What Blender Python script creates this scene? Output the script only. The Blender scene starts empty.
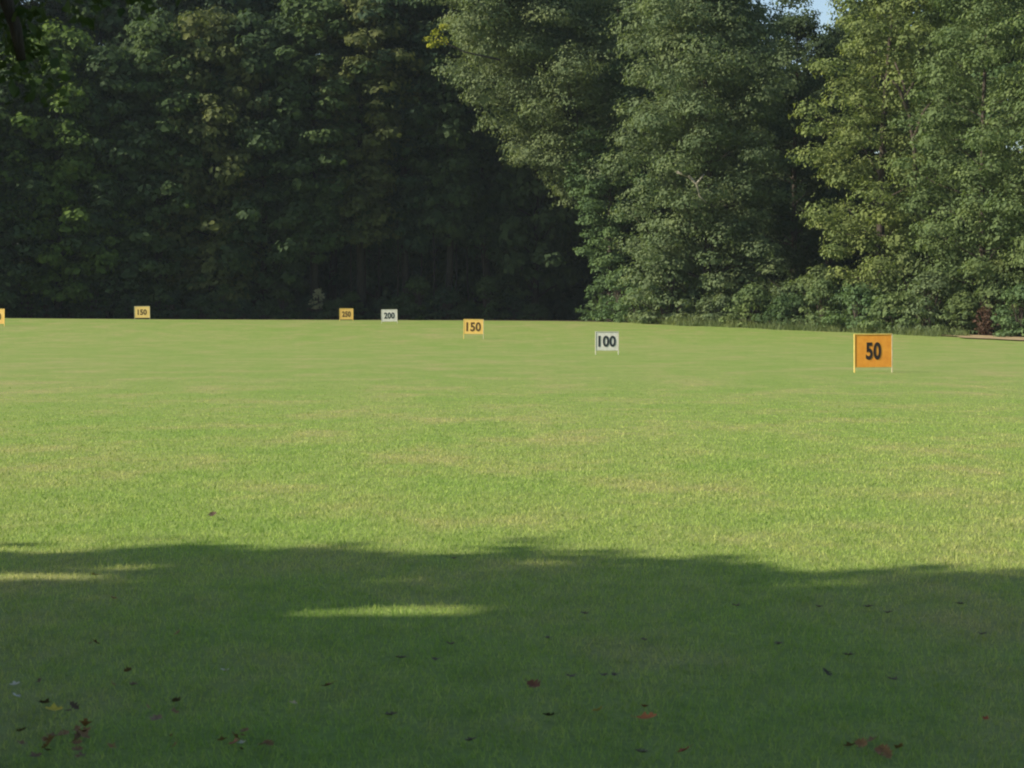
import bpy, math, random
import numpy as np

R = math.radians
scene = bpy.context.scene
COL = scene.collection
PITCH = R(1.95)
CAM_H = 1.6
HAZE = 0.0001
F = 2000.0
SUN_EL, SUN_BEHIND = 31.0, 16.0      # sun on the left, a few degrees behind the camera

# ------------------------------------------------------------------ helpers
def smooth(a, b, x):
    t = np.clip((x - a) / (b - a), 0, 1)
    return t * t * (3 - 2 * t)

def terrain(x, y):
    x = np.asarray(x, float); y = np.asarray(y, float)
    s = smooth(100, 158, y)
    m = (1.16 - 0.006 * np.clip(x, -60, 10)) * (1 - 0.45 * smooth(4, 40, x))
    und = 0.02 * np.sin(x * 0.11 + 1.3) * np.sin(y * 0.083) * smooth(20, 60, y)
    return s * m + und

def tz(x, y): return float(terrain(x, y))

def at(px, d):
    """world x of a photo column at distance d"""
    return (px - 512) / F * d

def height_at(py, d):
    """world z of a photo row at distance d (small pitch)"""
    return CAM_H + d * math.tan(math.atan((384 - py) / F) - PITCH)

def tag(o, label=None, cat=None, group=None, kind=None):
    if label: o['label'] = label
    if cat: o['category'] = cat
    if group: o['group'] = group
    if kind: o['kind'] = kind
    return o

def empty(name, loc, rz=0.0, scale=1.0):
    o = bpy.data.objects.new(name, None)
    o.empty_display_size = 0.2
    o.location = loc; o.rotation_euler = (0, 0, rz); o.scale = scale if isinstance(scale, tuple) else (scale,) * 3
    COL.objects.link(o)
    return o

def link(name, me, mat=None, parent=None, color=None):
    o = bpy.data.objects.new(name, me)
    if mat and not me.materials: me.materials.append(mat)
    COL.objects.link(o)
    if parent: o.parent = parent
    if color: o.color = (*color, 1)
    return o

def mesh_np(name, verts, faces, smooth_shade=False):
    verts = np.asarray(verts, np.float32); faces = np.asarray(faces, np.int32)
    me = bpy.data.meshes.new(name)
    me.vertices.add(len(verts)); me.vertices.foreach_set('co', verts.ravel())
    n, k = faces.shape
    me.loops.add(n * k); me.loops.foreach_set('vertex_index', faces.ravel())
    me.polygons.add(n)
    me.polygons.foreach_set('loop_start', np.arange(0, n * k, k, dtype=np.int32))
    if smooth_shade: me.polygons.foreach_set('use_smooth', np.ones(n, bool))
    me.update(calc_edges=True); me.validate()
    return me

def mesh_py(name, v, f, smooth_shade=False):
    me = bpy.data.meshes.new(name)
    me.from_pydata([tuple(p) for p in v], [], f); me.update()
    if smooth_shade:
        for p in me.polygons: p.use_smooth = True
    return me

class Geo:
    def __init__(s): s.v = []; s.f = []
    def tube(s, pts, radii, n=7, cap=True):
        pts = [np.asarray(p, float) for p in pts]
        b0 = len(s.v); m = len(pts)
        ref = np.array([0.31, 0.87, 0.12])
        for i in range(m):
            t = pts[min(i + 1, m - 1)] - pts[max(i - 1, 0)]
            t = t / (np.linalg.norm(t) + 1e-9)
            u = np.cross(t, ref if abs(t @ ref) < .95 else np.array([1., 0, 0])); u /= np.linalg.norm(u)
            w = np.cross(t, u)
            for k in range(n):
                a = 2 * math.pi * k / n
                s.v.append(pts[i] + radii[i] * (math.cos(a) * u + math.sin(a) * w))
        for i in range(m - 1):
            for k in range(n):
                a, b = b0 + i * n + k, b0 + i * n + (k + 1) % n
                s.f.append((a, b, b + n, a + n))
        if cap:
            s.f.append(tuple(b0 + (m - 1) * n + k for k in range(n)))
            s.f.append(tuple(b0 + n - 1 - k for k in range(n)))
    def box(s, c, d, bevel=0.0):
        b = len(s.v); x, y, z = c; a, e, h = d[0] / 2, d[1] / 2, d[2] / 2
        if bevel <= 0:
            for i in (-1, 1):
                for j in (-1, 1):
                    for k in (-1, 1): s.v.append((x + i * a, y + j * e, z + k * h))
            for q in ((0, 1, 3, 2), (4, 6, 7, 5), (0, 4, 5, 1), (2, 3, 7, 6), (0, 2, 6, 4), (1, 5, 7, 3)):
                s.f.append(tuple(b + t for t in q))
    def build(s, name, smooth_shade=False): return mesh_py(name, s.v, s.f, smooth_shade)

# ------------------------------------------------------------------ materials
def new_mat(name):
    m = bpy.data.materials.new(name); m.use_nodes = True
    nt = m.node_tree; nt.nodes.clear()
    out = nt.nodes.new('ShaderNodeOutputMaterial')
    return m, nt, out

def N(nt, kind, **kw):
    n = nt.nodes.new(kind)
    for k, v in kw.items(): setattr(n, k, v)
    return n

def noise(nt, vec, scale, detail=3.0, rough=0.55):
    n = N(nt, 'ShaderNodeTexNoise'); n.inputs['Scale'].default_value = scale
    n.inputs['Detail'].default_value = detail; n.inputs['Roughness'].default_value = rough
    nt.links.new(vec, n.inputs['Vector'])
    return n.outputs['Fac']

def ramp(nt, fac, stops, interp='LINEAR'):
    n = N(nt, 'ShaderNodeValToRGB'); cr = n.color_ramp; cr.interpolation = interp
    while len(cr.elements) < len(stops): cr.elements.new(0.5)
    for e, (p, c) in zip(cr.elements, stops):
        e.position = p; e.color = (*c, 1) if len(c) == 3 else c
    nt.links.new(fac, n.inputs['Fac'])
    return n.outputs['Color']

def mix(nt, fac, a, b, mode='MIX'):
    n = N(nt, 'ShaderNodeMix', data_type='RGBA', blend_type=mode)
    if isinstance(fac, (int, float)): n.inputs[0].default_value = fac
    else: nt.links.new(fac, n.inputs[0])
    for sock, v in ((n.inputs[6], a), (n.inputs[7], b)):
        if isinstance(v, tuple): sock.default_value = (*v, 1)
        else: nt.links.new(v, sock)
    return n.outputs[2]

def principled(nt, out, color, rough=0.7, spec=0.3, bump=None, bump_d=0.02, strength=0.4):
    p = N(nt, 'ShaderNodeBsdfPrincipled')
    if isinstance(color, tuple): p.inputs['Base Color'].default_value = (*color, 1)
    else: nt.links.new(color, p.inputs['Base Color'])
    p.inputs['Roughness'].default_value = rough
    p.inputs['Specular IOR Level'].default_value = spec
    if bump is not None:
        b = N(nt, 'ShaderNodeBump'); b.inputs['Strength'].default_value = strength
        b.inputs['Distance'].default_value = bump_d
        nt.links.new(bump, b.inputs['Height']); nt.links.new(b.outputs['Normal'], p.inputs['Normal'])
    nt.links.new(p.outputs[0], out.inputs['Surface'])
    return p

def geo_pos(nt): return N(nt, 'ShaderNodeNewGeometry').outputs['Position']

def grass_color(nt):
    """mown turf: green with straw coloured wear, shared by the sheet and the blades"""
    pos = geo_pos(nt)
    mp = N(nt, 'ShaderNodeMapping'); mp.inputs['Scale'].default_value = (1, 0.55, 0.0)
    nt.links.new(pos, mp.inputs['Vector']); v = mp.outputs['Vector']
    big = noise(nt, v, 0.10, 4.0, 0.6)
    mid = noise(nt, v, 0.55, 4.0, 0.65)
    fine = noise(nt, v, 4.0, 5.0, 0.7)
    c = ramp(nt, big, [(0.34, (0.140, 0.232, 0.045)), (0.52, (0.178, 0.240, 0.064)), (0.68, (0.225, 0.246, 0.092))])
    c2 = ramp(nt, mid, [(0.36, (0.140, 0.226, 0.046)), (0.50, (0.176, 0.240, 0.062)), (0.66, (0.250, 0.246, 0.100))])
    c = mix(nt, 0.62, c, c2)
    c3 = ramp(nt, fine, [(0.30, (0.66, 0.72, 0.60)), (0.5, (1.0, 1.0, 1.0)), (0.72, (1.26, 1.18, 1.22))])
    c = mix(nt, 0.6, c, c3, 'MULTIPLY')
    c = mix(nt, 1.0, c, (1.15, 1.10, 1.10), 'MULTIPLY')
    return c, fine, v

def mat_ground():
    m, nt, out = new_mat('turf')
    c, fine, v = grass_color(nt)
    vf = noise(nt, geo_pos(nt), 22.0, 4.0, 0.7)
    c4 = ramp(nt, vf, [(0.30, (0.62, 0.66, 0.6)), (0.52, (1, 1, 1)), (0.75, (1.2, 1.16, 1.15))])
    c = mix(nt, 0.8, c, c4, 'MULTIPLY')
    b = N(nt, 'ShaderNodeMath', operation='ADD'); nt.links.new(fine, b.inputs[0]); nt.links.new(vf, b.inputs[1])
    principled(nt, out, c, 0.9, 0.12, b.outputs[0], 0.05, 0.5)
    return m

def mat_blade():
    m, nt, out = new_mat('grass_blade')
    c, fine, v = grass_color(nt)
    g = N(nt, 'ShaderNodeNewGeometry')
    rnd = g.outputs['Random Per Island']
    tint = ramp(nt, rnd, [(0.0, (0.80, 0.88, 0.7)), (0.45, (1.0, 1.02, 0.95)), (0.88, (1.10, 1.07, 1.05)), (0.97, (1.38, 1.22, 1.35))])
    c = mix(nt, 1.0, c, tint, 'MULTIPLY')
    c = mix(nt, 1.0, c, (1.58, 1.58, 1.52), 'MULTIPLY')
    d = N(nt, 'ShaderNodeBsdfPrincipled'); nt.links.new(c, d.inputs['Base Color'])
    d.inputs['Roughness'].default_value = 0.6; d.inputs['Specular IOR Level'].default_value = 0.2
    t = N(nt, 'ShaderNodeBsdfTranslucent'); nt.links.new(c, t.inputs['Color'])
    mx = N(nt, 'ShaderNodeMixShader'); mx.inputs[0].default_value = 0.4
    nt.links.new(d.outputs[0], mx.inputs[1]); nt.links.new(t.outputs[0], mx.inputs[2])
    nt.links.new(mx.outputs[0], out.inputs['Surface'])
    return m

def mat_leaf(name='foliage'):
    m, nt, out = new_mat(name)
    oi = N(nt, 'ShaderNodeObjectInfo')
    g = N(nt, 'ShaderNodeNewGeometry')
    rnd = g.outputs['Random Per Island']
    pos = g.outputs['Position']
    n1 = noise(nt, pos, 0.45, 3.0, 0.6)
    tint = ramp(nt, rnd, [(0.0, (0.80, 0.84, 0.80)), (0.5, (1.0, 1.0, 0.97)), (0.9, (1.16, 1.13, 1.05)), (0.98, (1.35, 1.3, 1.2))])
    tone = ramp(nt, n1, [(0.30, (0.80, 0.87, 0.82)), (0.5, (1, 1, 1)), (0.70, (1.26, 1.17, 0.95))])
    c = mix(nt, 1.0, oi.outputs['Color'], tint, 'MULTIPLY')
    c = mix(nt, 0.9, c, tone, 'MULTIPLY')
    d = N(nt, 'ShaderNodeBsdfPrincipled'); nt.links.new(c, d.inputs['Base Color'])
    d.inputs['Roughness'].default_value = 0.7; d.inputs['Specular IOR Level'].default_value = 0.15
    t = N(nt, 'ShaderNodeBsdfTranslucent')
    ct = mix(nt, 1.0, c, (1.15, 1.2, 0.7), 'MULTIPLY'); nt.links.new(ct, t.inputs['Color'])
    mx = N(nt, 'ShaderNodeMixShader'); mx.inputs[0].default_value = 0.38
    nt.links.new(d.outputs[0], mx.inputs[1]); nt.links.new(t.outputs[0], mx.inputs[2])
    nt.links.new(mx.outputs[0], out.inputs['Surface'])
    return m

def mat_bark(name, a, b):
    m, nt, out = new_mat(name)
    tc = N(nt, 'ShaderNodeTexCoord')
    mp = N(nt, 'ShaderNodeMapping'); mp.inputs['Scale'].default_value = (6, 6, 1.2)
    nt.links.new(tc.outputs['Object'], mp.inputs['Vector'])
    f = noise(nt, mp.outputs['Vector'], 2.0, 5.0, 0.65)
    principled(nt, out, ramp(nt, f, [(0.3, a), (0.7, b)]), 0.9, 0.15, f, 0.05, 0.8)
    return m

def mat_two(name, a, b, scale, rough=0.85, lo=.35, hi=.65, bump=0.0, spec=.3):
    m, nt, out = new_mat(name)
    tc = N(nt, 'ShaderNodeTexCoord')
    f = noise(nt, tc.outputs['Object'], scale, 5.0, 0.65)
    principled(nt, out, ramp(nt, f, [(lo, a), (hi, b)]), rough, spec, f if bump else None, bump or .01, 0.5)
    return m

M_GROUND = mat_ground()
M_BLADE = mat_blade()
M_LEAF = mat_leaf()
M_BARK = mat_bark('bark', (0.028, 0.022, 0.017), (0.095, 0.078, 0.062))
M_DIM = mat_bark('dark_bark', (0.014, 0.012, 0.010), (0.045, 0.038, 0.031))
M_PALE = mat_bark('pale_bark', (0.20, 0.18, 0.14), (0.36, 0.33, 0.27))
M_RED = mat_bark('reddish_bark', (0.05, 0.027, 0.02), (0.115, 0.062, 0.046))
M_FLOOR = mat_two('leaf_litter', (0.030, 0.030, 0.016), (0.085, 0.070, 0.036), 1.1, .95, bump=.08)
M_DIRT = mat_two('bare_soil', (0.24, 0.17, 0.09), (0.34, 0.27, 0.14), 1.6, .95, bump=.04)
M_ORANGE = mat_two('orange_board', (0.70, 0.27, 0.032), (0.80, 0.35, 0.045), 4.0, .55)
M_YELLOW = mat_two('faded_yellow_board', (0.66, 0.42, 0.10), (0.74, 0.50, 0.15), 3.0, .6)
M_CREAM = mat_two('bleached_yellow_board', (0.68, 0.48, 0.14), (0.76, 0.57, 0.20), 3.0, .6)
M_WHITE = mat_two('white_board', (0.56, 0.54, 0.47), (0.74, 0.72, 0.66), 4.0, .6)
M_POST = mat_two('yellow_paint', (0.68, 0.46, 0.10), (0.76, 0.56, 0.17), 5.0, .5)
M_POSTP = mat_two('pale_paint', (0.40, 0.38, 0.22), (0.52, 0.48, 0.30), 5.0, .6)
M_POSTW = mat_two('white_paint', (0.46, 0.45, 0.36), (0.58, 0.56, 0.46), 5.0, .6)
M_BLACK = mat_two('black_numerals', (0.018, 0.014, 0.012), (0.03, 0.022, 0.02), 4.0, .5)
M_BROWN = mat_two('faded_brown_numerals', (0.075, 0.045, 0.012), (0.11, 0.065, 0.02), 4.0, .6)
M_NAVY = mat_two('dark_numerals', (0.02, 0.028, 0.032), (0.035, 0.04, 0.045), 4.0, .5)

# ------------------------------------------------------------------ camera, light, sky
cam = bpy.data.cameras.new('camera'); cam.sensor_width = 36; cam.lens = 36 * F / 1024
cam.clip_end = 6000; cam.clip_start = 0.1
cam_o = bpy.data.objects.new('camera', cam); COL.objects.link(cam_o)
cam_o.location = (0, 0, CAM_H); cam_o.rotation_euler = (math.pi / 2 - PITCH, 0, 0)
cam.dof.use_dof = True; cam.dof.focus_distance = 55; cam.dof.aperture_fstop = 11.0
scene.camera = cam_o

el, bh = R(SUN_EL), R(SUN_BEHIND)
sun_dir = np.array([-math.cos(el) * math.cos(bh), -math.cos(el) * math.sin(bh), math.sin(el)])  # towards the sun
sl = bpy.data.lights.new('sun', 'SUN'); sl.energy = 4.6; sl.angle = R(0.53); sl.color = (1.0, 0.90, 0.74)
so = bpy.data.objects.new('sun', sl); COL.objects.link(so)
from mathutils import Vector
so.rotation_euler = Vector(-sun_dir).to_track_quat('-Z', 'Y').to_euler()

w = bpy.data.worlds.new('World'); scene.world = w; w.use_nodes = True
nt = w.node_tree; bg = nt.nodes['Background']
sky = nt.nodes.new('ShaderNodeTexSky'); sky.sky_type = 'NISHITA'; sky.sun_disc = False
sky.sun_elevation = el
sky.sun_rotation = math.atan2(sun_dir[0], sun_dir[1])
sky.air_density = 1.0; sky.dust_density = 1.2; sky.ozone_density = 1.0
nt.links.new(sky.outputs[0], bg.inputs['Color']); bg.inputs['Strength'].default_value = 0.10
vs = scene.view_settings
vs.view_transform = 'Standard'; vs.look = 'None'; vs.exposure = 0.75; vs.gamma = 1; vs.use_curve_mapping = False
scene.cycles.filter_width = 2.0
scene.cycles.max_bounces = 6; scene.cycles.diffuse_bounces = 4; scene.cycles.transmission_bounces = 3
scene.cycles.use_denoising = True

# ------------------------------------------------------------------ air
g_ = Geo(); g_.box((0, 90, 21), (420, 440, 48))
hz = g_.build('haze'); mh, nth, outh = new_mat('haze')
pv = nth.nodes.new('ShaderNodeVolumePrincipled'); pv.inputs['Color'].default_value = (.74, .90, .96, 1)
pv.inputs['Density'].default_value = HAZE; pv.inputs['Anisotropy'].default_value = 0.0
nth.links.new(pv.outputs[0], outh.inputs['Volume'])
ho = link('haze', hz, mh); tag(ho, kind='stuff', label='thin pale air over the range', cat='haze')

# ------------------------------------------------------------------ ground
rng = np.random.default_rng(7)
def grid_mesh(name, xs, ys, zf):
    X, Y = np.meshgrid(xs, ys); Z = zf(X, Y)
    v = np.stack([X.ravel(), Y.ravel(), Z.ravel()], 1)
    nx, ny = len(xs), len(ys)
    i = np.arange(ny - 1)[:, None] * nx + np.arange(nx - 1)[None]
    f = np.stack([i, i + 1, i + 1 + nx, i + nx], -1).reshape(-1, 4)
    return mesh_np(name, v, f, True)

xs = np.concatenate([[-3000, -1200, -500, -250], np.arange(-140, 141, 4.0), [250, 500, 1200, 3000]])
ys = np.concatenate([[-1500, -600, -250, -100, -50], np.arange(-20, 240, 3.0), [260, 320, 500, 900, 1800, 4000]])
g = link('ground', grid_mesh('ground', xs, ys, terrain), M_GROUND); tag(g, kind='structure')

EDGE = [(-140, 158), (-60, 163), (-40, 166), (-20, 170.5), (-8, 174), (2, 172), (7, 163), (10, 153), (12, 147.5), (15, 144.5), (17.2, 141), (19.5, 138), (21.3, 135.5), (23.3, 132.5), (25.3, 129.5), (27.1, 127.5), (29, 125), (32, 120), (42, 112), (60, 109), (140, 106)]
def edge_y(x):
    return np.interp(x, [e[0] for e in EDGE], [e[1] for e in EDGE])

def wobble(x): return 0.5 * np.sin(x * 0.9) + 0.4 * np.sin(x * 2.3 + 1) + 0.3 * np.sin(x * 5.1 + 2)
fx = np.arange(-140, 141, 0.5)
vv, ff = [], []
ts = np.concatenate([[0, .3], np.linspace(1.5, 110, 26)])
for i, x in enumerate(fx):
    y0 = edge_y(x) + wobble(x)
    for j, t in enumerate(ts):
        y = y0 + t
        vv.append((x, y, tz(x, y) + (0.012 if j == 0 else 0.05)))
nt_ = len(ts)
for i in range(len(fx) - 1):
    for j in range(nt_ - 1):
        a = i * nt_ + j; ff.append((a, a + nt_, a + nt_ + 1, a + 1))
fl = link('forest_floor', mesh_np('forest_floor', vv, ff, True), M_FLOOR); tag(fl, kind='structure')

# bare soil at the right hand edge of the grass
vv = [(0, 0, 0)]; ff = []
cx, cy = 30.0, 121.2
n = 40
for k in range(n):
    a = 2 * math.pi * k / n
    r = 1 + 0.18 * math.sin(3 * a + 1) + 0.12 * math.sin(7 * a) + .06 * math.sin(13 * a)
    vv.append((cx + 3.4 * r * math.cos(a), cy + 5.0 * r * math.sin(a) - 1.2 * (3.4 * r * math.cos(a)), 0))
vv[0] = (cx, cy, 0)
vv = [(x, y, tz(x, y) + 0.07) for x, y, _ in vv]
ff = [(0, 1 + k, 1 + (k + 1) % n) for k in range(n)]
bs = link('bare_dirt', mesh_py('bare_dirt', vv, ff), M_DIRT); tag(bs, kind='structure')

# ------------------------------------------------------------------ short turf blades near the camera
def blades(name, x, y, length, width, lean, seed):
    r = np.random.default_rng(seed); n_ = len(x)
    a = r.uniform(0, 2 * np.pi, n_); la = r.uniform(0, 2 * np.pi, n_)
    z = terrain(x, y)
    dx, dy = np.cos(a) * width / 2, np.sin(a) * width / 2
    ln = lean * length * r.uniform(.2, 1.0, n_)
    tipx, tipy = x + np.cos(la) * ln, y + np.sin(la) * ln
    tz_ = z + length * r.uniform(.75, 1.0, n_)
    v = np.empty((n_, 3, 3), np.float32)
    v[:, 0] = np.stack([x - dx, y - dy, z - .004], 1)
    v[:, 1] = np.stack([x + dx, y + dy, z - .004], 1)
    v[:, 2] = np.stack([tipx, tipy, tz_], 1)
    f = np.arange(n_ * 3).reshape(-1, 3)
    return mesh_np(name, v.reshape(-1, 3), f)

u = rng.uniform(0, 1, 420000)
p = 0.4
d = (5.5 ** p + u * (60.0 ** p - 5.5 ** p)) ** (1 / p)          # areal density ~ d^-1.6
x = (rng.uniform(-1, 1, len(d))) * (d * 0.30 + 0.9)
keep = rng.uniform(0, 1, len(d)) < 1 - smooth(12, 60, d)
d, x = d[keep], x[keep]
bl = blades('grass', x, d, 0.025 * (1 - .5 * smooth(14, 50, d)) * rng.lognormal(0, .3, len(d)), 0.0055 * (d / 7) ** 0.75, 0.9, 3)
go = link('grass', bl, M_BLADE); tag(go, kind='stuff', label='short mown green grass of the near lawn', cat='grass')

# taller unmown grass along the foot of the right hand trees
nb = 34000
x = rng.uniform(9, 46, nb)
yy = edge_y(x) + wobble(x) + rng.normal(-0.9, 0.7, nb)
dens = 0.5 + 0.5 * np.sin(x * 1.3) * np.sin(x * .47 + 1)
k = (rng.uniform(0, 1, nb) < 0.35 + 0.65 * dens) & ~((x > 28.4) & (x < 34) & (yy < 129))
x, yy = x[k], yy[k]
tg = link('tall_grass', blades('tall_grass', x, yy, rng.lognormal(-1.15, .5, len(x)), np.full(len(x), .06), 0.7, 5), M_LEAF, None, (.128, .165, .070))
tag(tg, kind='stuff', label='taller unmown grass along the foot of the right hand trees', cat='grass')

# ------------------------------------------------------------------ distance signs
def digits(name, txt, height, width, mat, parent, loc, bold=0.035):
    cu = bpy.data.curves.new(name, 'FONT'); cu.body = txt; cu.size = 1.0; cu.align_x = 'LEFT'
    cu.offset = bold; cu.extrude = 0.006; cu.space_character = 1.06
    tmp = bpy.data.objects.new('tmp', cu); COL.objects.link(tmp)
    dg = bpy.context.evaluated_depsgraph_get()
    me = bpy.data.meshes.new_from_object(tmp.evaluated_get(dg))
    bpy.data.objects.remove(tmp); bpy.data.curves.remove(cu)
    me.name = name
    co = np.empty(len(me.vertices) * 3, np.float32); me.vertices.foreach_get('co', co); co = co.reshape(-1, 3)
    mn, mx = co.min(0), co.max(0)
    co[:, 0] = (co[:, 0] - (mn[0] + mx[0]) / 2) * (width / (mx[0] - mn[0]))
    co[:, 1] = (co[:, 1] - (mn[1] + mx[1]) / 2) * (height / (mx[1] - mn[1]))
    out = np.stack([co[:, 0], -co[:, 2], co[:, 1]], 1)
    me.vertices.foreach_set('co', out.ravel().astype(np.float32)); me.update()
    me.materials.clear()
    o = link(name, me, mat, parent); o.location = loc
    return o

def sign(px, py_base, d, w_, h_, leg, txt, dw, dh, label, m_panel, m_num, m_post, m_post2=None, yaw=0.0, off=(0, 0), slant=0.0):
    x = at(px, d); z = height_at(py_base, d); z = tz(x, d)
    root = empty('distance_sign', (x, d, z), R(yaw))
    root.rotation_euler = (R(1.4 * math.sin(px)), R(.9 * math.cos(px * 1.7)), R(yaw))
    tag(root, label, 'sign', 'yardage signs on the range')
    g_ = Geo(); g_.box((0, 0, leg + h_ / 2), (w_, 0.022, h_))
    pn = link('panel', g_.build('panel'), m_panel, root)
    bv = pn.modifiers.new('bevel', 'BEVEL'); bv.width = 0.006; bv.segments = 2
    num = digits('number', txt, dh, dw, m_num, root, (off[0], -0.0135, leg + h_ / 2 + off[1]))
    g_ = Geo(); g_.box((0, 0, leg + h_ + 0.013), (w_ + .01, 0.05, 0.026))
    link('top_rail', g_.build('top_rail'), m_post, root)
    for s in (-1, 1):
        g_ = Geo()
        g_.box((s * (w_ / 2 + 0.019), 0, (leg + h_ + .024) / 2 - 0.1), (0.036, 0.045, leg + h_ + .024 + 0.2))
        po = link('post', g_.build('post'), m_post if s < 0 or not m_post2 else m_post2, root)
        bv = po.modifiers.new('bevel', 'BEVEL'); bv.width = 0.005; bv.segments = 2
    return root

sign(873.5, 372, 57, 1.05, 0.93, 0.15, '50', 0.44, 0.50, 'orange board on yellow posts reading 50, nearest sign on the grass', M_ORANGE, M_BLACK, M_POST, M_POSTP, yaw=4)
sign(607, 354, 82, 0.90, 0.76, 0.17, '100', 0.72, 0.46, 'white board reading 100 in black, on the grass left of the orange 50', M_WHITE, M_NAVY, M_POSTW, yaw=4)
sign(473.5, 339, 117.2, 1.12, 0.84, 0.30, '150', 0.86, 0.54, 'faded yellow board reading 150 between the two white boards', M_YELLOW, M_BROWN, M_POST, M_POSTP, yaw=-3)
sign(389.5, 324, 145, 1.10, 0.86, 0.14, '200', 0.76, 0.46, 'white board reading 200 in front of the dark treeline', M_WHITE, M_NAVY, M_POSTW, yaw=4)
sign(346.5, 321.5, 153, 0.98, 0.82, 0.12, '250', 0.66, 0.44, 'small yellow board reading 250 just left of the white 200 board', M_YELLOW, M_BROWN, M_POST, yaw=3)
sign(142.5, 318.5, 162, 1.18, 0.92, 0.12, '150', 0.74, 0.46, 'pale yellow board far left before the dark trees, alone at the field edge', M_CREAM, M_BROWN, M_POSTP, yaw=3)
sign(-4, 326, 135, 1.15, 1.0, 0.16, '100', 0.74, 0.46, 'bright yellow sign post cut off by the left edge of the picture', M_YELLOW, M_BROWN, M_POST, yaw=-4)

# ------------------------------------------------------------------ foliage
def leaf_mesh(name, c, n_, size, seed, aspect=.74):
    """small folded leaf sprays, one island of two triangles each"""
    r = np.random.default_rng(seed); k = len(c)
    n_ = n_ / (np.linalg.norm(n_, axis=1, keepdims=True) + 1e-9)
    t = r.normal(size=(k, 3)); u_ = np.cross(n_, t); u_ /= np.linalg.norm(u_, axis=1, keepdims=True) + 1e-9
    w_ = np.cross(n_, u_)
    s = size[:, None]
    v = np.empty((k, 4, 3), np.float32)
    v[:, 0] = c - u_ * s * .5
    v[:, 1] = c + w_ * s * .5 * aspect + n_ * s * r.uniform(.02, .2, (k, 1)) - u_ * s * .06
    v[:, 2] = c + u_ * s * .5 - n_ * s * r.uniform(-.05, .15, (k, 1))
    v[:, 3] = c - w_ * s * .5 * aspect + n_ * s * r.uniform(.02, .2, (k, 1)) - u_ * s * .06
    b = np.arange(k)[:, None] * 4
    f = np.concatenate([b + np.array([[0, 2, 1]]), b + np.array([[0, 3, 2]])], 0)
    return mesh_np(name, v.reshape(-1, 3), f)

def clump_leaves(r, centers, radii, per, lsize, squash=.75, out_bias=1.0, up=.35):
    C_, N_, S_ = [], [], []
    for c, rc in zip(centers, radii):
        k = max(6, int(per * (rc ** 1.6) * r.uniform(.75, 1.25)))
        d_ = r.normal(size=(k, 3)); d_ /= np.linalg.norm(d_, axis=1, keepdims=True)
        d_[:, 2] = np.where(d_[:, 2] < -.25, np.abs(d_[:, 2]) * r.uniform(-.6, 1, k), d_[:, 2])
        lump = 1 + .22 * np.sin(d_[:, 0] * 5 + c[0] * 3) * np.sin(d_[:, 1] * 5 + c[1] * 2) + .15 * np.sin(d_[:, 2] * 7 + c[2])
        rad = rc * lump * r.uniform(.35, 1.06, k) ** .5
        p_ = c + d_ * rad[:, None] * np.array([1, 1, squash])
        C_.append(p_); N_.append(d_ * out_bias * 1.25 + np.array([0, 0, up]) + r.normal(size=(k, 3)) * .30)
        S_.append(lsize * r.lognormal(0, .28, k))
    return np.concatenate(C_), np.concatenate(N_), np.concatenate(S_)

def prof_broad(t):   return (math.sin(math.pi * min(1, max(0, .12 + .86 * t))) ** .6)
def prof_col(t):     return (math.sin(math.pi * min(1, max(0, .18 + .80 * t))) ** .45)
def prof_top(t):     return min(1, .35 + 1.1 * t) * (1 if t < .75 else max(.15, 1 - (t - .75) * 2.6))
def prof_bush(t):    return max(.1, math.cos(math.pi / 2 * min(1, t * .95))) ** .6

def make_tree(seed, H, Rr, base, prof=prof_broad, limbs=46, per=80, lsize=.40, trunk_r=None, rc=(.20, .36), lean=(0, 0), sub=3, skip=None, up=.35, cull=None, skip_limb=None):
    r = np.random.default_rng(seed)
    tr = trunk_r or H * .0125
    g_ = Geo()
    npt = 9
    bend = r.normal(size=(2,)) * H * .012
    def trunk(h):
        t = h / H
        return np.array([lean[0] * t * t + bend[0] * math.sin(3.1 * t * 1.4), lean[1] * t * t + bend[1] * math.sin(2.6 * t * 1.6), h])
    hs = np.linspace(-.4, H * .93, npt)
    g_.tube([trunk(h) for h in hs], [tr * (1.35 if i == 0 else 1.0) * max(.08, (1 - max(0, h) / H)) ** .75 for i, h in enumerate(hs)], 8)
    cs, rs = [], []
    for i in range(limbs):
        f = (i + r.uniform(0, 1)) / limbs
        end_h = base + (H - base) * f ** .92
        a = i * 2.399 + r.uniform(-.5, .5)
        rad = Rr * prof(f) * r.uniform(.62, 1.12)
        at_h = max(base * .6, end_h - rad * r.uniform(.25, .7))
        p0 = trunk(min(at_h, H * .9)); 
        p2 = trunk(min(end_h, H)) + np.array([math.cos(a) * rad, math.sin(a) * rad, 0])
        p1 = (p0 + p2) / 2 + np.array([0, 0, -.06 * rad]) + r.normal(size=3) * .08 * rad
        lr = tr * .28 * max(.25, 1 - at_h / H)
        if not (skip_limb and skip_limb(p2)): g_.tube([p0, p1, p2], [lr, lr * .65, lr * .2], 5, cap=False)
        for s_ in range(sub):
            q = 1.0 - s_ * r.uniform(.18, .32)
            if q < .2: continue
            c = p0 * (1 - q) ** 2 + 2 * p1 * q * (1 - q) + p2 * q * q
            c = c + r.normal(size=3) * Rr * .09
            if skip and skip(c): continue
            cs.append(c); rs.append(max(.35, Rr * r.uniform(*rc)))
    cs.append(trunk(H * .97)); rs.append(Rr * .16)
    C_, N_, S_ = clump_leaves(r, cs, rs, per, lsize, up=up)
    if cull: C_, N_, S_ = cull(C_, N_, S_)
    return g_.build('trunk', True), leaf_mesh('crown', C_, N_, S_, seed + 1)

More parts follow.
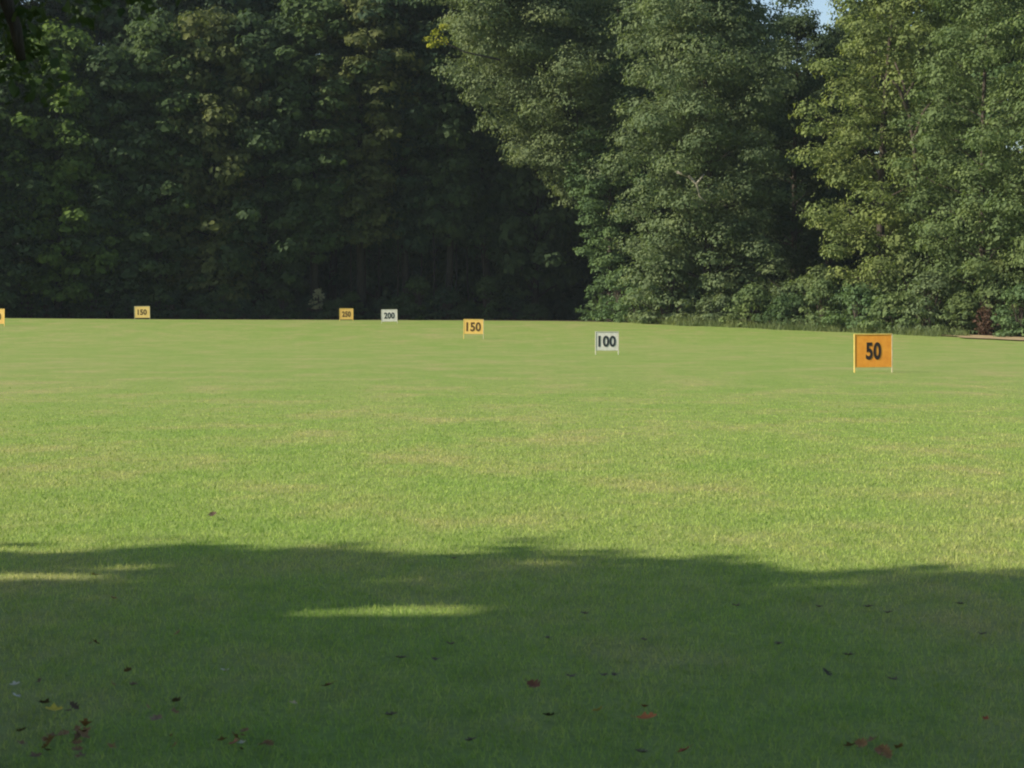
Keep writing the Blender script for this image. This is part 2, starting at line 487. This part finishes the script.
def place_tree(name, meshes, loc, color, label, group, cat='tree', rz=0.0, scale=1.0, bark=M_BARK, trunk_name='trunk', crown_name='crown'):
    root = empty(name, loc, rz, scale); tag(root, label, cat, group)
    t = link(trunk_name, meshes[0], bark, root); c = link(crown_name, meshes[1], M_LEAF, root, color)
    return root

# --- the shaded row along the far end (photo left) -----------------------------------------
kinds = [make_tree(11, 26, 5.0, 2.0, prof_col, 74, 76, .41),
         make_tree(12, 25, 4.8, 2.5, prof_col, 70, 76, .41),
         make_tree(13, 32, 4.9, 6.5, prof_top, 66, 76, .41),
         make_tree(14, 26, 4.6, 1.5, prof_col, 72, 76, .40),
         make_tree(15, 31, 5.0, 7.5, prof_top, 62, 76, .41)]
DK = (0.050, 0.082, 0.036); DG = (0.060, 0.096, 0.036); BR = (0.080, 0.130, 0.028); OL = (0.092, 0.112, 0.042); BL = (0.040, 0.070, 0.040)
GL = 'trees of the shaded far treeline'
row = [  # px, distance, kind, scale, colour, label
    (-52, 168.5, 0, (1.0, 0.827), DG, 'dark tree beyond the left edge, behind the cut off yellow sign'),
    (-165, 164.5, 1, (1.0, 0.919), DG, 'unseen dark tree outside the left edge, added forward of the treeline to shade its front'),  # added out of view, with the next two, to shade the row
    (-260, 163.5, 4, (1.0, 0.710), DK, 'unseen dark tree farther outside the left edge, added forward of the treeline to shade it'),
    (-190, 170.0, 2, (1.0, 0.750), DG, 'unseen dark tree outside the left edge, added in line with the far treeline to shade it'),
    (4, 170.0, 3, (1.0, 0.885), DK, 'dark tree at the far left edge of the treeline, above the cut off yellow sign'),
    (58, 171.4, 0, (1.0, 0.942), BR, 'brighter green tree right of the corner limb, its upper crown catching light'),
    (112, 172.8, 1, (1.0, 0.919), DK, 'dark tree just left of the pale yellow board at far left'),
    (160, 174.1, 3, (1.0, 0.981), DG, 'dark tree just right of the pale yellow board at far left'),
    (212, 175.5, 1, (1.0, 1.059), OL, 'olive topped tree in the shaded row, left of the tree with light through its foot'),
    (262, 176.8, 0, (1.0, 1.019), DK, 'dense dark tree standing left of the bush coloured pale as a light gap'),
    (316, 178.2, 2, (1.0, 0.907), DG, 'high crowned dark tree rising over the bush coloured pale as a light gap'),
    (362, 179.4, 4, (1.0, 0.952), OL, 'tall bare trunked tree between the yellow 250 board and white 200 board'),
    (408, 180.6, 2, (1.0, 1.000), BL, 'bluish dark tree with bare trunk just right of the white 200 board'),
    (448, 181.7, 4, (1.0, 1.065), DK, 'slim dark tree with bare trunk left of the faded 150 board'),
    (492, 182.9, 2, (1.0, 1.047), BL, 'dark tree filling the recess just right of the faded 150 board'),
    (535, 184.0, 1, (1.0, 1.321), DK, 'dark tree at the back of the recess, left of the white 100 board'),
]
rr = random.Random(5)
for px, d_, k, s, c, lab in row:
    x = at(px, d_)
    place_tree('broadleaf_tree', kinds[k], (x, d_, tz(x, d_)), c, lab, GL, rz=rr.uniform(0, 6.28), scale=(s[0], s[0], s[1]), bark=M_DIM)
# second row behind, seen only through the gaps
for i in range(15):
    x = -62 + i * 4.9 + rr.uniform(-1.2, 1.2); y = 181 + (x + 62) * .17 + rr.uniform(-2, 2)
    place_tree('broadleaf_tree', kinds[(i * 2 + 1) % 5], (x, y, tz(x, y)), (DK, BL, DG)[i % 3],
               'dark tree of the rear row, seen through gaps in the shaded treeline', 'rear row of the shaded treeline', rz=rr.uniform(0, 6.28), scale=(1.08, 1.08, 33 / (26, 25, 32, 26, 31)[(i * 2 + 1) % 5] * rr.uniform(.95, 1.06)))

# slender bare stems standing in the dark under the high crowns
def stem_mesh(seed, h, r0):
    r = np.random.default_rng(seed); g_ = Geo()
    b = r.normal(size=2) * .25
    g_.tube([(b[0] * math.sin(t * 3), b[1] * math.sin(t * 2.2), -.3 + h * t) for t in np.linspace(0, 1, 7)], [r0 * (1 - .6 * t) for t in np.linspace(0, 1, 7)], 7)
    tr_ = g_.build('trunk', True)
    cs = [np.array([r.normal() * .8, r.normal() * .8, h * r.uniform(.75, 1.1)]) for _ in range(9)]
    C_, N_, S_ = clump_leaves(r, cs, [r.uniform(.6, 1.1) for _ in cs], 60, .36)
    return tr_, leaf_mesh('crown', C_, N_, S_, seed)
sap = [stem_mesh(31, 9.5, .10), stem_mesh(32, 11, .11), stem_mesh(33, 8.5, .12)]
for i, px in enumerate([352, 366, 379, 397, 419, 433, 457, 470, 486, 509]):
    d_ = 178.5 + (px - 352) * .02 + (i * 37 % 5) * .6; x = at(px, d_)
    place_tree('sapling', sap[i % 3], (x, d_, tz(x, d_)), DK, 'slender dark sapling among the bare trunks below the high crowns', 'saplings under the shaded treeline', 'sapling', rz=i * 1.3, bark=M_DIM)

# --- right hand group, standing forward and catching the sun --------------------------------
GR = 'sunlit trees along the right side'
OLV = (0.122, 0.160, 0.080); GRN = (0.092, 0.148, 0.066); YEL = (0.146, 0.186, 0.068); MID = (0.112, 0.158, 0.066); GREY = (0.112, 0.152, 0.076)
def right_tree(px, d_, seed, H, Rr, base, prof, color, label, **kw):
    x = at(px, d_)
    rz = kw.pop('rz', 0.0); bark = kw.pop('bark', M_BARK)
    return place_tree('broadleaf_tree', make_tree(seed, H, Rr, base, prof, **kw), (x, d_, tz(x, d_)), color, label, GR, rz=rz, bark=bark)

ta_ = right_tree(620, 172, 41, 32, 7.6, 12.5, prof_broad, OLV, 'olive tree whose high crown overhangs the dark recess', limbs=74, per=162, lsize=0.216, lean=(-14.2, -9.5), bark=M_DIM)
right_tree(609, 168, 42, 21, 3.3, 4.0, prof_broad, GRN, 'slim green tree at the corner of the recess behind the white 100 board', limbs=54, per=209, lsize=0.216)
right_tree(618, 170, 43, 31, 5.2, 10, prof_col, GRN, 'tall green tree rising behind the slim corner tree', limbs=60, per=162, lsize=0.216)
tc_ = right_tree(703, 151, 44, 27.5, 6.1, 1.8, prof_col, GREY, 'big grey green tree with a pale broken branch, left of the sky gap', limbs=92, per=167, lsize=0.216)
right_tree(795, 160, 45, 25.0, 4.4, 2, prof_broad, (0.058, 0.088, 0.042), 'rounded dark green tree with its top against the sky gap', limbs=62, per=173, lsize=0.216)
te_ = right_tree(882, 138, 46, 27.5, 4.7, 3.2, prof_col, YEL, 'yellow green tree behind the orange 50 board, dark limbs showing in its open crown', limbs=66, per=162, lsize=0.207, lean=(.8, 0))
right_tree(984, 130, 47, 27, 4.6, 2.2, prof_col, MID, 'mid green tree at the right edge, standing behind the reddish dead shrub', limbs=70, per=178, lsize=0.198, trunk_r=.24)
right_tree(1075, 126, 48, 26, 5.0, 2.5, prof_col, MID, 'green tree just beyond the right edge of the picture', limbs=56, per=156, lsize=0.216)
right_tree(1018, 150, 55, 29, 5.0, 4, prof_col, GRN, 'tree closing the gap behind the right edge tree', limbs=60, per=80, lsize=.3)
right_tree(655, 169, 50, 31.5, 4.8, 9, prof_col, GRN, 'tall tree showing its top behind the big grey green tree', limbs=52, per=156, lsize=0.225)
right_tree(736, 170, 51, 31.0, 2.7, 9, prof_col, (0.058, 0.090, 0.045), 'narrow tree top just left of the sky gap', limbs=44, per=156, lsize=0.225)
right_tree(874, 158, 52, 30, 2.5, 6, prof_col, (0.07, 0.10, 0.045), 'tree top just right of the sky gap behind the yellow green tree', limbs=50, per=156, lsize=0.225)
right_tree(936, 152, 53, 29, 4.5, 3, prof_col, MID, 'tree between and behind the yellow green tree and the right edge tree', limbs=54, per=156, lsize=0.225)
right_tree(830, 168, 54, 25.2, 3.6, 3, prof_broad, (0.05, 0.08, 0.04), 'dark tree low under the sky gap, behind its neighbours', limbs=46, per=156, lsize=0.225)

# pale broken branches on two of the trees, dark crooked limbs in the open one
def branch(parent, pts, r0, mat, name='bare_branch', label=None):
    g_ = Geo(); k = len(pts)
    g_.tube(pts, [r0 * (1 - .7 * i / (k - 1)) for i in range(k)], 6)
    o = link(name, g_.build(name, True), mat, parent)
    if label: o['label'] = label
    return o
def rel(root, px, py, d_):
    return (at(px, d_) - root.location.x, d_ - root.location.y, height_at(py, d_) - root.location.z)
r = np.random.default_rng(77)
cs = [np.array(rel(ta_, a_, b_, 154.5 + r.uniform(0, 1.5))) for a_, b_ in [(437, 34), (433, 46), (441, 42), (429, 40), (444, 28)]]
C_, N_, S_ = clump_leaves(r, cs, [.55, .5, .6, .4, .45], 150, .22)
yo = link('foliage', leaf_mesh('foliage', C_, N_, S_, 78), M_LEAF, ta_, (.24, .25, .03)); yo['label'] = 'yellowing spray of leaves at the tip of the overhang'
branch(ta_, [rel(ta_, 500, 60, 157), rel(ta_, 465, 52, 155.6), rel(ta_, 436, 38, 155)], .09, M_BARK, 'limb')
for pts in ([(688, 176), (696, 184), (699, 196), (706, 203)], [(696, 184), (704, 174)], [(676, 172), (687, 177)]):
    branch(tc_, [rel(tc_, a_, b_, 144.6 + .1 * i) for i, (a_, b_) in enumerate(pts)], .11, M_PALE, label='pale broken branch without leaves')
for pts in ([(916, 190), (913, 150), (907, 110), (902, 84), (893, 62)], [(907, 112), (897, 88), (890, 80)], [(912, 140), (922, 112), (931, 100)], [(905, 96), (914, 78)]):
    branch(te_, [rel(te_, a_, b_, 134.4 + .1 * i) for i, (a_, b_) in enumerate(pts)], .17, M_BARK, 'limb')

# --- shrubs along the right hand edge -------------------------------------------------------
def make_shrub(seed, H, Rr, per=150, lsize=.21):
    r = np.random.default_rng(seed); g_ = Geo(); cs, rs = [], []
    for i in range(46):
        a = i * 2.4 + r.uniform(-.4, .4); f = r.uniform(.06, 1) ** 1.15
        rad = Rr * prof_bush(f) * r.uniform(.3, 1.0)
        p2 = np.array([math.cos(a) * rad, math.sin(a) * rad, H * f * .9])
        g_.tube([(math.cos(a) * .12, math.sin(a) * .12, -.15), p2 * np.array([.5, .5, .6]), p2], [.05, .035, .012], 5, cap=False)
        cs.append(p2); rs.append(Rr * r.uniform(.2, .34))
    C_, N_, S_ = clump_leaves(r, cs, rs, per, lsize, .85)
    k = C_[:, 2] > .03
    return g_.build('stem', True), leaf_mesh('leaves', C_[k], N_[k], S_[k], seed + 1)
shr = [make_shrub(61, 3.0, 2.0), make_shrub(62, 2.4, 2.2), make_shrub(63, 3.8, 2.1)]
SH = [ # px, distance, kind, scale, colour, label
    (668, 149.5, 2, 1.45, GREY, 'largest rounded grey green shrub at the foot of the big tree'),
    (604, 168, 2, 1.0, GRN, 'shaded shrub hiding the trunk feet just inside the dark recess'),
    (622, 162, 2, 1.15, GRN, 'tall green shrub above the white 100 board'),
    (637, 155, 0, .9, GRN, 'small green shrub at the corner beside the dark recess'),
    (716, 147, 1, .95, GREY, 'low wide shrub right of the largest rounded shrub'),
    (752, 143, 0, 1.0, MID, 'green shrub midway between the white 100 board and orange 50 board'),
    (790, 140, 1, 1.0, (0.06, 0.10, 0.042), 'dark low shrub below the sky gap'),
    (822, 137.5, 2, .9, MID, 'green shrub just left of the orange 50 board'),
    (858, 134.5, 0, 1.05, GRN, 'shrub directly behind the orange 50 board'),
    (897, 131.5, 1, 1.1, MID, 'shrub just right of the orange 50 board'),
    (930, 129.5, 2, 1.05, GREY, 'grey green shrub left of the reddish dead shrub'),
    (960, 128.5, 0, .9, MID, 'small shrub touching the left side of the reddish dead shrub'),
    (1020, 123.5, 2, .85, GRN, 'shrub at the right edge of the picture beyond the bare soil'),
]
for px, d_, k, s, c, lab in SH:
    x = at(px, d_)
    place_tree('shrub', shr[k], (x, d_, tz(x, d_)), c, lab, 'shrubs along the right hand edge', 'shrub', rz=rr.uniform(0, 6.28), scale=s, trunk_name='stem', crown_name='leaves')
x = at(986, 126.5)
place_tree('shrub', make_shrub(66, 2.0, .9, 90, .16), (x, 126.5, tz(x, 126.5)), (.098, .062, .044), 'reddish brown dead shrub at the edge of the bare soil', None, 'shrub', trunk_name='stem', crown_name='leaves', bark=M_RED)
for i in range(16):
    px = 690 + i * 22 + rr.uniform(-7, 7); d_ = np.interp(px, [690, 800, 900, 1030], [151, 143.5, 135.5, 127.5]) + rr.uniform(-.6, 1.0); x = at(px, d_)
    place_tree('shrub', shr[(i * 2 + i // 3) % 3], (x, d_, tz(x, d_)), (GREY, MID, (.125, .165, .07), GRN)[i % 4], 'taller shrub filling the gap between the front row of shrubs and the right hand trees',
               'second row of shrubs on the right', 'shrub', rz=i * 1.7, scale=(rr.uniform(.85, 1.1), rr.uniform(.85, 1.1), rr.uniform(.9, 1.45)), trunk_name='stem', crown_name='leaves')
# low dark undergrowth at the foot of the far treeline
for i in range(26):
    px = -20 + i * 22.0 + rr.uniform(-6, 6); d_ = 168 + (px + 52) / 587 * 14 + rr.uniform(-1.5, 1.5)
    if px > 560: d_ = 163
    x = at(px, d_)
    place_tree('shrub', shr[i % 3], (x, d_, tz(x, d_)), (BL, DK, DG)[i % 3], 'dark shaded shrub in the undergrowth at the foot of the far treeline',
               'undergrowth shrubs of the far treeline', 'shrub', rz=i * 1.1, scale=rr.uniform(.6, 1.05), trunk_name='stem', crown_name='leaves')
x = at(318, 176); 
place_tree('shrub', make_shrub(70, 1.9, .8, 160, .16), (x, 176.0, tz(x, 176.0) + .9), (.36, .36, .25), 'bush coloured pale in place of light showing through the dark wood, left of the yellow 250 board', None, 'shrub', trunk_name='stem', crown_name='leaves')  # made-up bush, its pale leaf colour stands in for a gap of light

# --- wood behind everything ----------------------------------------------------------------
r = np.random.default_rng(90)
cs, rs = [], []
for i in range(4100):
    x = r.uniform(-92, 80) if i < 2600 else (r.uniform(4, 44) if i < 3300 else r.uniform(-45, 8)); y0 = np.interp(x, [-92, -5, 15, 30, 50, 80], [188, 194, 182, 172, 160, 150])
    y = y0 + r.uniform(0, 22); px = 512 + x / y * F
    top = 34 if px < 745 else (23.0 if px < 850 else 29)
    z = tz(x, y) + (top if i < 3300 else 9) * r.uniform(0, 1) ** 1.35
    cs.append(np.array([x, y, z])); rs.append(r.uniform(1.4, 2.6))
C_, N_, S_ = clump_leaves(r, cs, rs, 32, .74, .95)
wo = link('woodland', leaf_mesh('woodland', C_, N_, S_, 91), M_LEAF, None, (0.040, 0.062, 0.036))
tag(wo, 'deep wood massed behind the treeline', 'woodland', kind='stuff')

# --- shade trees on the near left (they throw the foreground shadow; one limb hangs into view) --
FLECKS = [(372, 612, .11), (402, 611, .09), (440, 613, .05), (15, 577, .12), (120, 568, .06)]
def sun_gaps(C_, N_, S_, org):
    W = C_ + org; keep = np.ones(len(C_), bool)
    for px, py, rad in FLECKS:
        gx, gy = ground_pt(px, py); q = W - np.array([gx, gy, 0.0])
        t = q @ sun_dir; dist = np.linalg.norm(q - t[:, None] * sun_dir, axis=1)
        keep &= dist > rad + S_ * .35
    t = W[:, 2] / sun_dir[2]
    gx, gy = W[:, 0] - t * sun_dir[0], W[:, 1] - t * sun_dir[1]
    lim = np.interp(gx, [-9, -3.5, -1.5, .3, 1.2, 3.4, 9], [13.3, 13.2, 13.6, 13.5, 12.6, 12.0, 11.2]) + .22 * np.sin(gx * 2.1) + .16 * np.sin(gx * 5.3 + 1) + .10 * np.sin(gx * 11 + W[:, 2])
    keep &= gy < lim + np.random.default_rng(5).exponential(.22, len(gy))
    return C_[keep], N_[keep], S_[keep]

def ground_pt(px, py):
    """where the ray through a photo pixel meets the flat near lawn"""
    a = math.atan((384 - py) / F) - PITCH
    dist = CAM_H / math.tan(-a)
    return at(px, dist), dist

def shade_tree(x, y, seed, H, Rr, base, label, extra=None, per=46, ls=.34):
    m = make_tree(seed, H, Rr, base, prof_broad, limbs=90, per=per, lsize=ls, trunk_r=.38, rc=(.17, .25), cull=lambda a, b, c: sun_gaps(a, b, c, np.array([x, y, 0.0])),
                  skip_limb=lambda q: y + q[1] - q[2] / sun_dir[2] * sun_dir[1] > 11.0)
    root = place_tree('shade_tree', m, (x, y, tz(x, y)), (.05, .075, .03), label, 'big shade trees beside the tee', 'tree')
    return root
st = shade_tree(-9.5, 3.2, 81, 14, 6.4, 4.6, 'big dark shade tree near the camera, its limb hanging into the top left corner')
shade_tree(-19, 2.2, 82, 17, 7.4, 5.0, 'second big shade tree farther left beside the tee')
shade_tree(-31, -2.6, 83, 20, 8.5, 6.0, 'third big shade tree farthest left beside the tee')
shade_tree(-8.5, -4.5, 84, 16, 7.0, 4.5, 'big shade tree behind the viewer on the left')
shade_tree(-24, -9.0, 85, 19, 8.0, 5.0, 'big shade tree behind the viewer, farther left')

def near_limb(root, pts, r0, seed, name='limb'):
    P = [np.array(p, float) - np.array(root.location) for p in pts]
    g_ = Geo(); k = len(P)
    g_.tube(P, [r0 * (1 - .65 * i / (k - 1)) for i in range(k)], 8)
    o = link(name, g_.build(name, True), M_BARK, root)
    r = np.random.default_rng(seed)
    cs, rs = [], []
    for q in np.linspace(.55, 1, 9):
        i = min(k - 2, int(q * (k - 1))); f = q * (k - 1) - i
        cs.append(P[i] * (1 - f) + P[i + 1] * f + r.normal(size=3) * np.array([.06, .16, .07])); rs.append(r.uniform(.08, .14))
    n0 = [(c, s) for c, s in zip(cs, rs)]
    C_, N_, S_ = [], [], []
    for c, s in n0:
        m = 34; d_ = r.normal(size=(m, 3)); C_.append(c + d_ * s * .6); N_.append(r.normal(size=(m, 3)) + [0, 0, .6]); S_.append(.06 * r.lognormal(0, .25, m))
    o2 = link('foliage', leaf_mesh('foliage', np.concatenate(C_), np.concatenate(N_), np.concatenate(S_), seed, .55), M_LEAF, root, (.05, .075, .03))
    return o
D0 = 8.3
def nw(px, py, d_=D0): return (at(px, d_), d_, height_at(py, d_))
near_limb(st, [(-9.4, 2.9, 5.4), (-5.8, 5.6, 4.7), nw(-60, -70, 8.0), nw(4, -14), nw(18, 26), nw(24, 60)], .055, 101)
near_limb(st, [(-9.4, 2.9, 6.2), (-5.2, 5.9, 5.2), nw(30, -90, 8.3), nw(80, -22, 8.5), nw(118, -8, 8.8)], .035, 102)

# ------------------------------------------------------------------ fallen leaves in the shade
def leaf_shape(seed, lobes=0):
    r = np.random.default_rng(seed)
    pts = []; k = 11
    for i in range(k + 1):
        t = i / k
        wd = .32 * math.sin(math.pi * t) ** .7 * r.uniform(.8, 1.15) * (1 + (.45 * math.cos(t * math.pi * 2 * lobes) if lobes else 0))
        pts.append((t - .5, wd))
    curl = r.uniform(.3, .8); tw = r.uniform(-.3, .3); v, f = [], []
    for (t, wd) in pts:
        z0 = curl * t * t * 1.1
        v += [(t, wd, z0 + wd * curl + tw * wd * t), (t, 0, z0 + .01), (t, -wd, z0 + wd * curl * .8 - tw * wd * t)]
    for i in range(k):
        a = i * 3
        f += [(a, a + 3, a + 4, a + 1), (a + 1, a + 4, a + 5, a + 2)]
    b = len(v)
    g_ = Geo(); g_.tube([(-.5, 0, curl * .27), (-.62, .02, curl * .33), (-.75, .05, curl * .42)], [.012, .010, .008], 4)
    v += [tuple(q) for q in g_.v]; f += [tuple(b + j for j in q) for q in g_.f]
    me = mesh_py('fallen_leaf', v, f, True)
    return me
def mat_dry():
    m, nt, out = new_mat('dry_leaf')
    oi = N(nt, 'ShaderNodeObjectInfo'); tc = N(nt, 'ShaderNodeTexCoord')
    f = noise(nt, tc.outputs['Object'], 5.0, 4.0, .6)
    c = mix(nt, .8, oi.outputs['Color'], ramp(nt, f, [(.3, (.55, .5, .45)), (.6, (1.1, 1.1, 1.1))]), 'MULTIPLY')
    principled(nt, out, c, .7, .25)
    return m
M_DRY = mat_dry()
shapes = [leaf_shape(1, 2), leaf_shape(2, 3), leaf_shape(3, 2), leaf_shape(4, 4)]
def fallen(x, y, size, color, k, rz, label, group='fallen leaves on the shaded lawn', tilt=(0, 0), z=.027):
    o = link('fallen_leaf', shapes[k], M_DRY, None, color)
    o.location = (x, y, z); o.rotation_euler = (tilt[0] * 2, tilt[1] * 2, rz); o.scale = (size,) * 3
    tag(o, label, 'leaf', group)
special = [
    (51, 719, .070, (.52, .42, .05), 0, 'yellow fallen leaf, the only clear yellow one at lower left'),
    (223, 679, .055, (.62, .60, .50), 2, 'whitish fallen leaf lying alone left of centre in the shade'),
    (598, 720, .062, (.50, .36, .10), 0, 'ochre leaf lying flat just left of the orange brown leaf'),
    (648, 728, .085, (.42, .15, .045), 1, 'orange brown fallen leaf, largest near the bottom centre'),
    (645, 716, .050, (.22, .06, .025), 3, 'dark red leaf tip touching the orange brown leaf'),
    (685, 761, .055, (.28, .05, .025), 0, 'red leaf at the very bottom edge right of the orange brown leaf'),
    (989, 728, .032, (.28, .07, .03), 2, 'small red leaf by itself at the far right'),
    (112, 605, .060, (.38, .24, .12), 1, 'pinkish brown leaf just inside the shadow edge at left'),
    (93, 581, .060, (.42, .36, .16), 0, 'tan leaf right at the shadow edge at left'),
    (212, 520, .10, (.07, .05, .03), 3, 'dark leaf out on the sunlit grass above the shadow edge'),
    (12, 693, .045, (.50, .48, .36), 2, 'upper pale leaf of a pair at the left edge'),
    (13, 705, .050, (.46, .44, .34), 0, 'lower pale leaf of a pair at the left edge'),
    (88, 651, .030, (.34, .17, .07), 2, 'tiny orange leaf above the yellow leaf'),
    (292, 712, .035, (.48, .38, .22), 0, 'small tan leaf between the whitish leaf and the bottom edge'),
    (828, 682, .070, (.045, .035, .02), 3, 'curled blackish leaf in the middle of the right hand shade'),
    (549, 725, .060, (.04, .03, .02), 1, 'blackish leaf left of the ochre leaf'),
    (534, 694, .075, (.16, .07, .035), 3, 'dark brown leaf above and left of the ochre leaf'),
    (154, 729, .070, (.24, .16, .09), 1, 'dull brown leaf at the bottom right of the yellow leaf'),
    (327, 694, .060, (.20, .09, .045), 0, 'dull red leaf right of the whitish leaf'),
    (240, 753, .040, (.40, .40, .28), 2, 'pale straw leaf at the bottom edge below the whitish leaf'),
]
for i, (px, py, s, c, k, lab) in enumerate(special):
    x, y = ground_pt(px, py); fallen(x, y, s, c, k, i * 1.9 + .3, lab, tilt=(.12 + rr.uniform(-.12, .12), rr.uniform(-.15, .15)), z=.036)
BRN = [(.20, .12, .05), (.16, .10, .05), (.25, .145, .06), (.10, .07, .038), (.24, .12, .05)]
def many(n_, cx_, cy_, sx, sy, label, group):
    for i in range(n_):
        px = rr.gauss(cx_, sx); py = min(772, max(600, rr.gauss(cy_, sy)))
        x, y = ground_pt(px, py)
        fallen(x, y, rr.uniform(.03, .058), BRN[rr.randrange(5)], rr.randrange(4), rr.uniform(0, 6.28), label, group, (rr.uniform(-.4, .4), rr.uniform(-.4, .4)))
many(24, 55, 748, 26, 14, 'brown leaf in the thick litter at the bottom left corner', 'litter of brown leaves at bottom left')
many(9, 230, 748, 24, 10, 'brown leaf in the loose patch at the bottom below the whitish leaf', 'loose patch of brown leaves at the bottom')
many(9, 880, 757, 14, 5, 'brown leaf in the small heap at the bottom right', 'small heap of brown leaves at bottom right')
many(12, 130, 690, 70, 30, 'brown leaf scattered in the left hand shade above the litter', 'brown leaves scattered at left')
for (a_, b_) in [(870, 612), (890, 618), (737, 611), (850, 661), (895, 686), (820, 612), (962, 609), (985, 640), (780, 650)]:
    x, y = ground_pt(a_, b_); fallen(x, y, .06, (.10, .078, .045), rr.randrange(4), rr.uniform(0, 6), 'dark leaf scattered on the right hand shaded lawn', 'dark leaves scattered at right')
for (a_, b_) in [(585, 619), (450, 650), (435, 666), (548, 644), (605, 682), (615, 682), (571, 683), (390, 722), (454, 563), (470, 748), (642, 760), (400, 664), (645, 646)]:
    x, y = ground_pt(a_, b_); fallen(x, y, .06, (.10, .078, .045), rr.randrange(4), rr.uniform(0, 6), 'dark leaf scattered in the middle of the shaded lawn', 'dark leaves scattered in the middle')
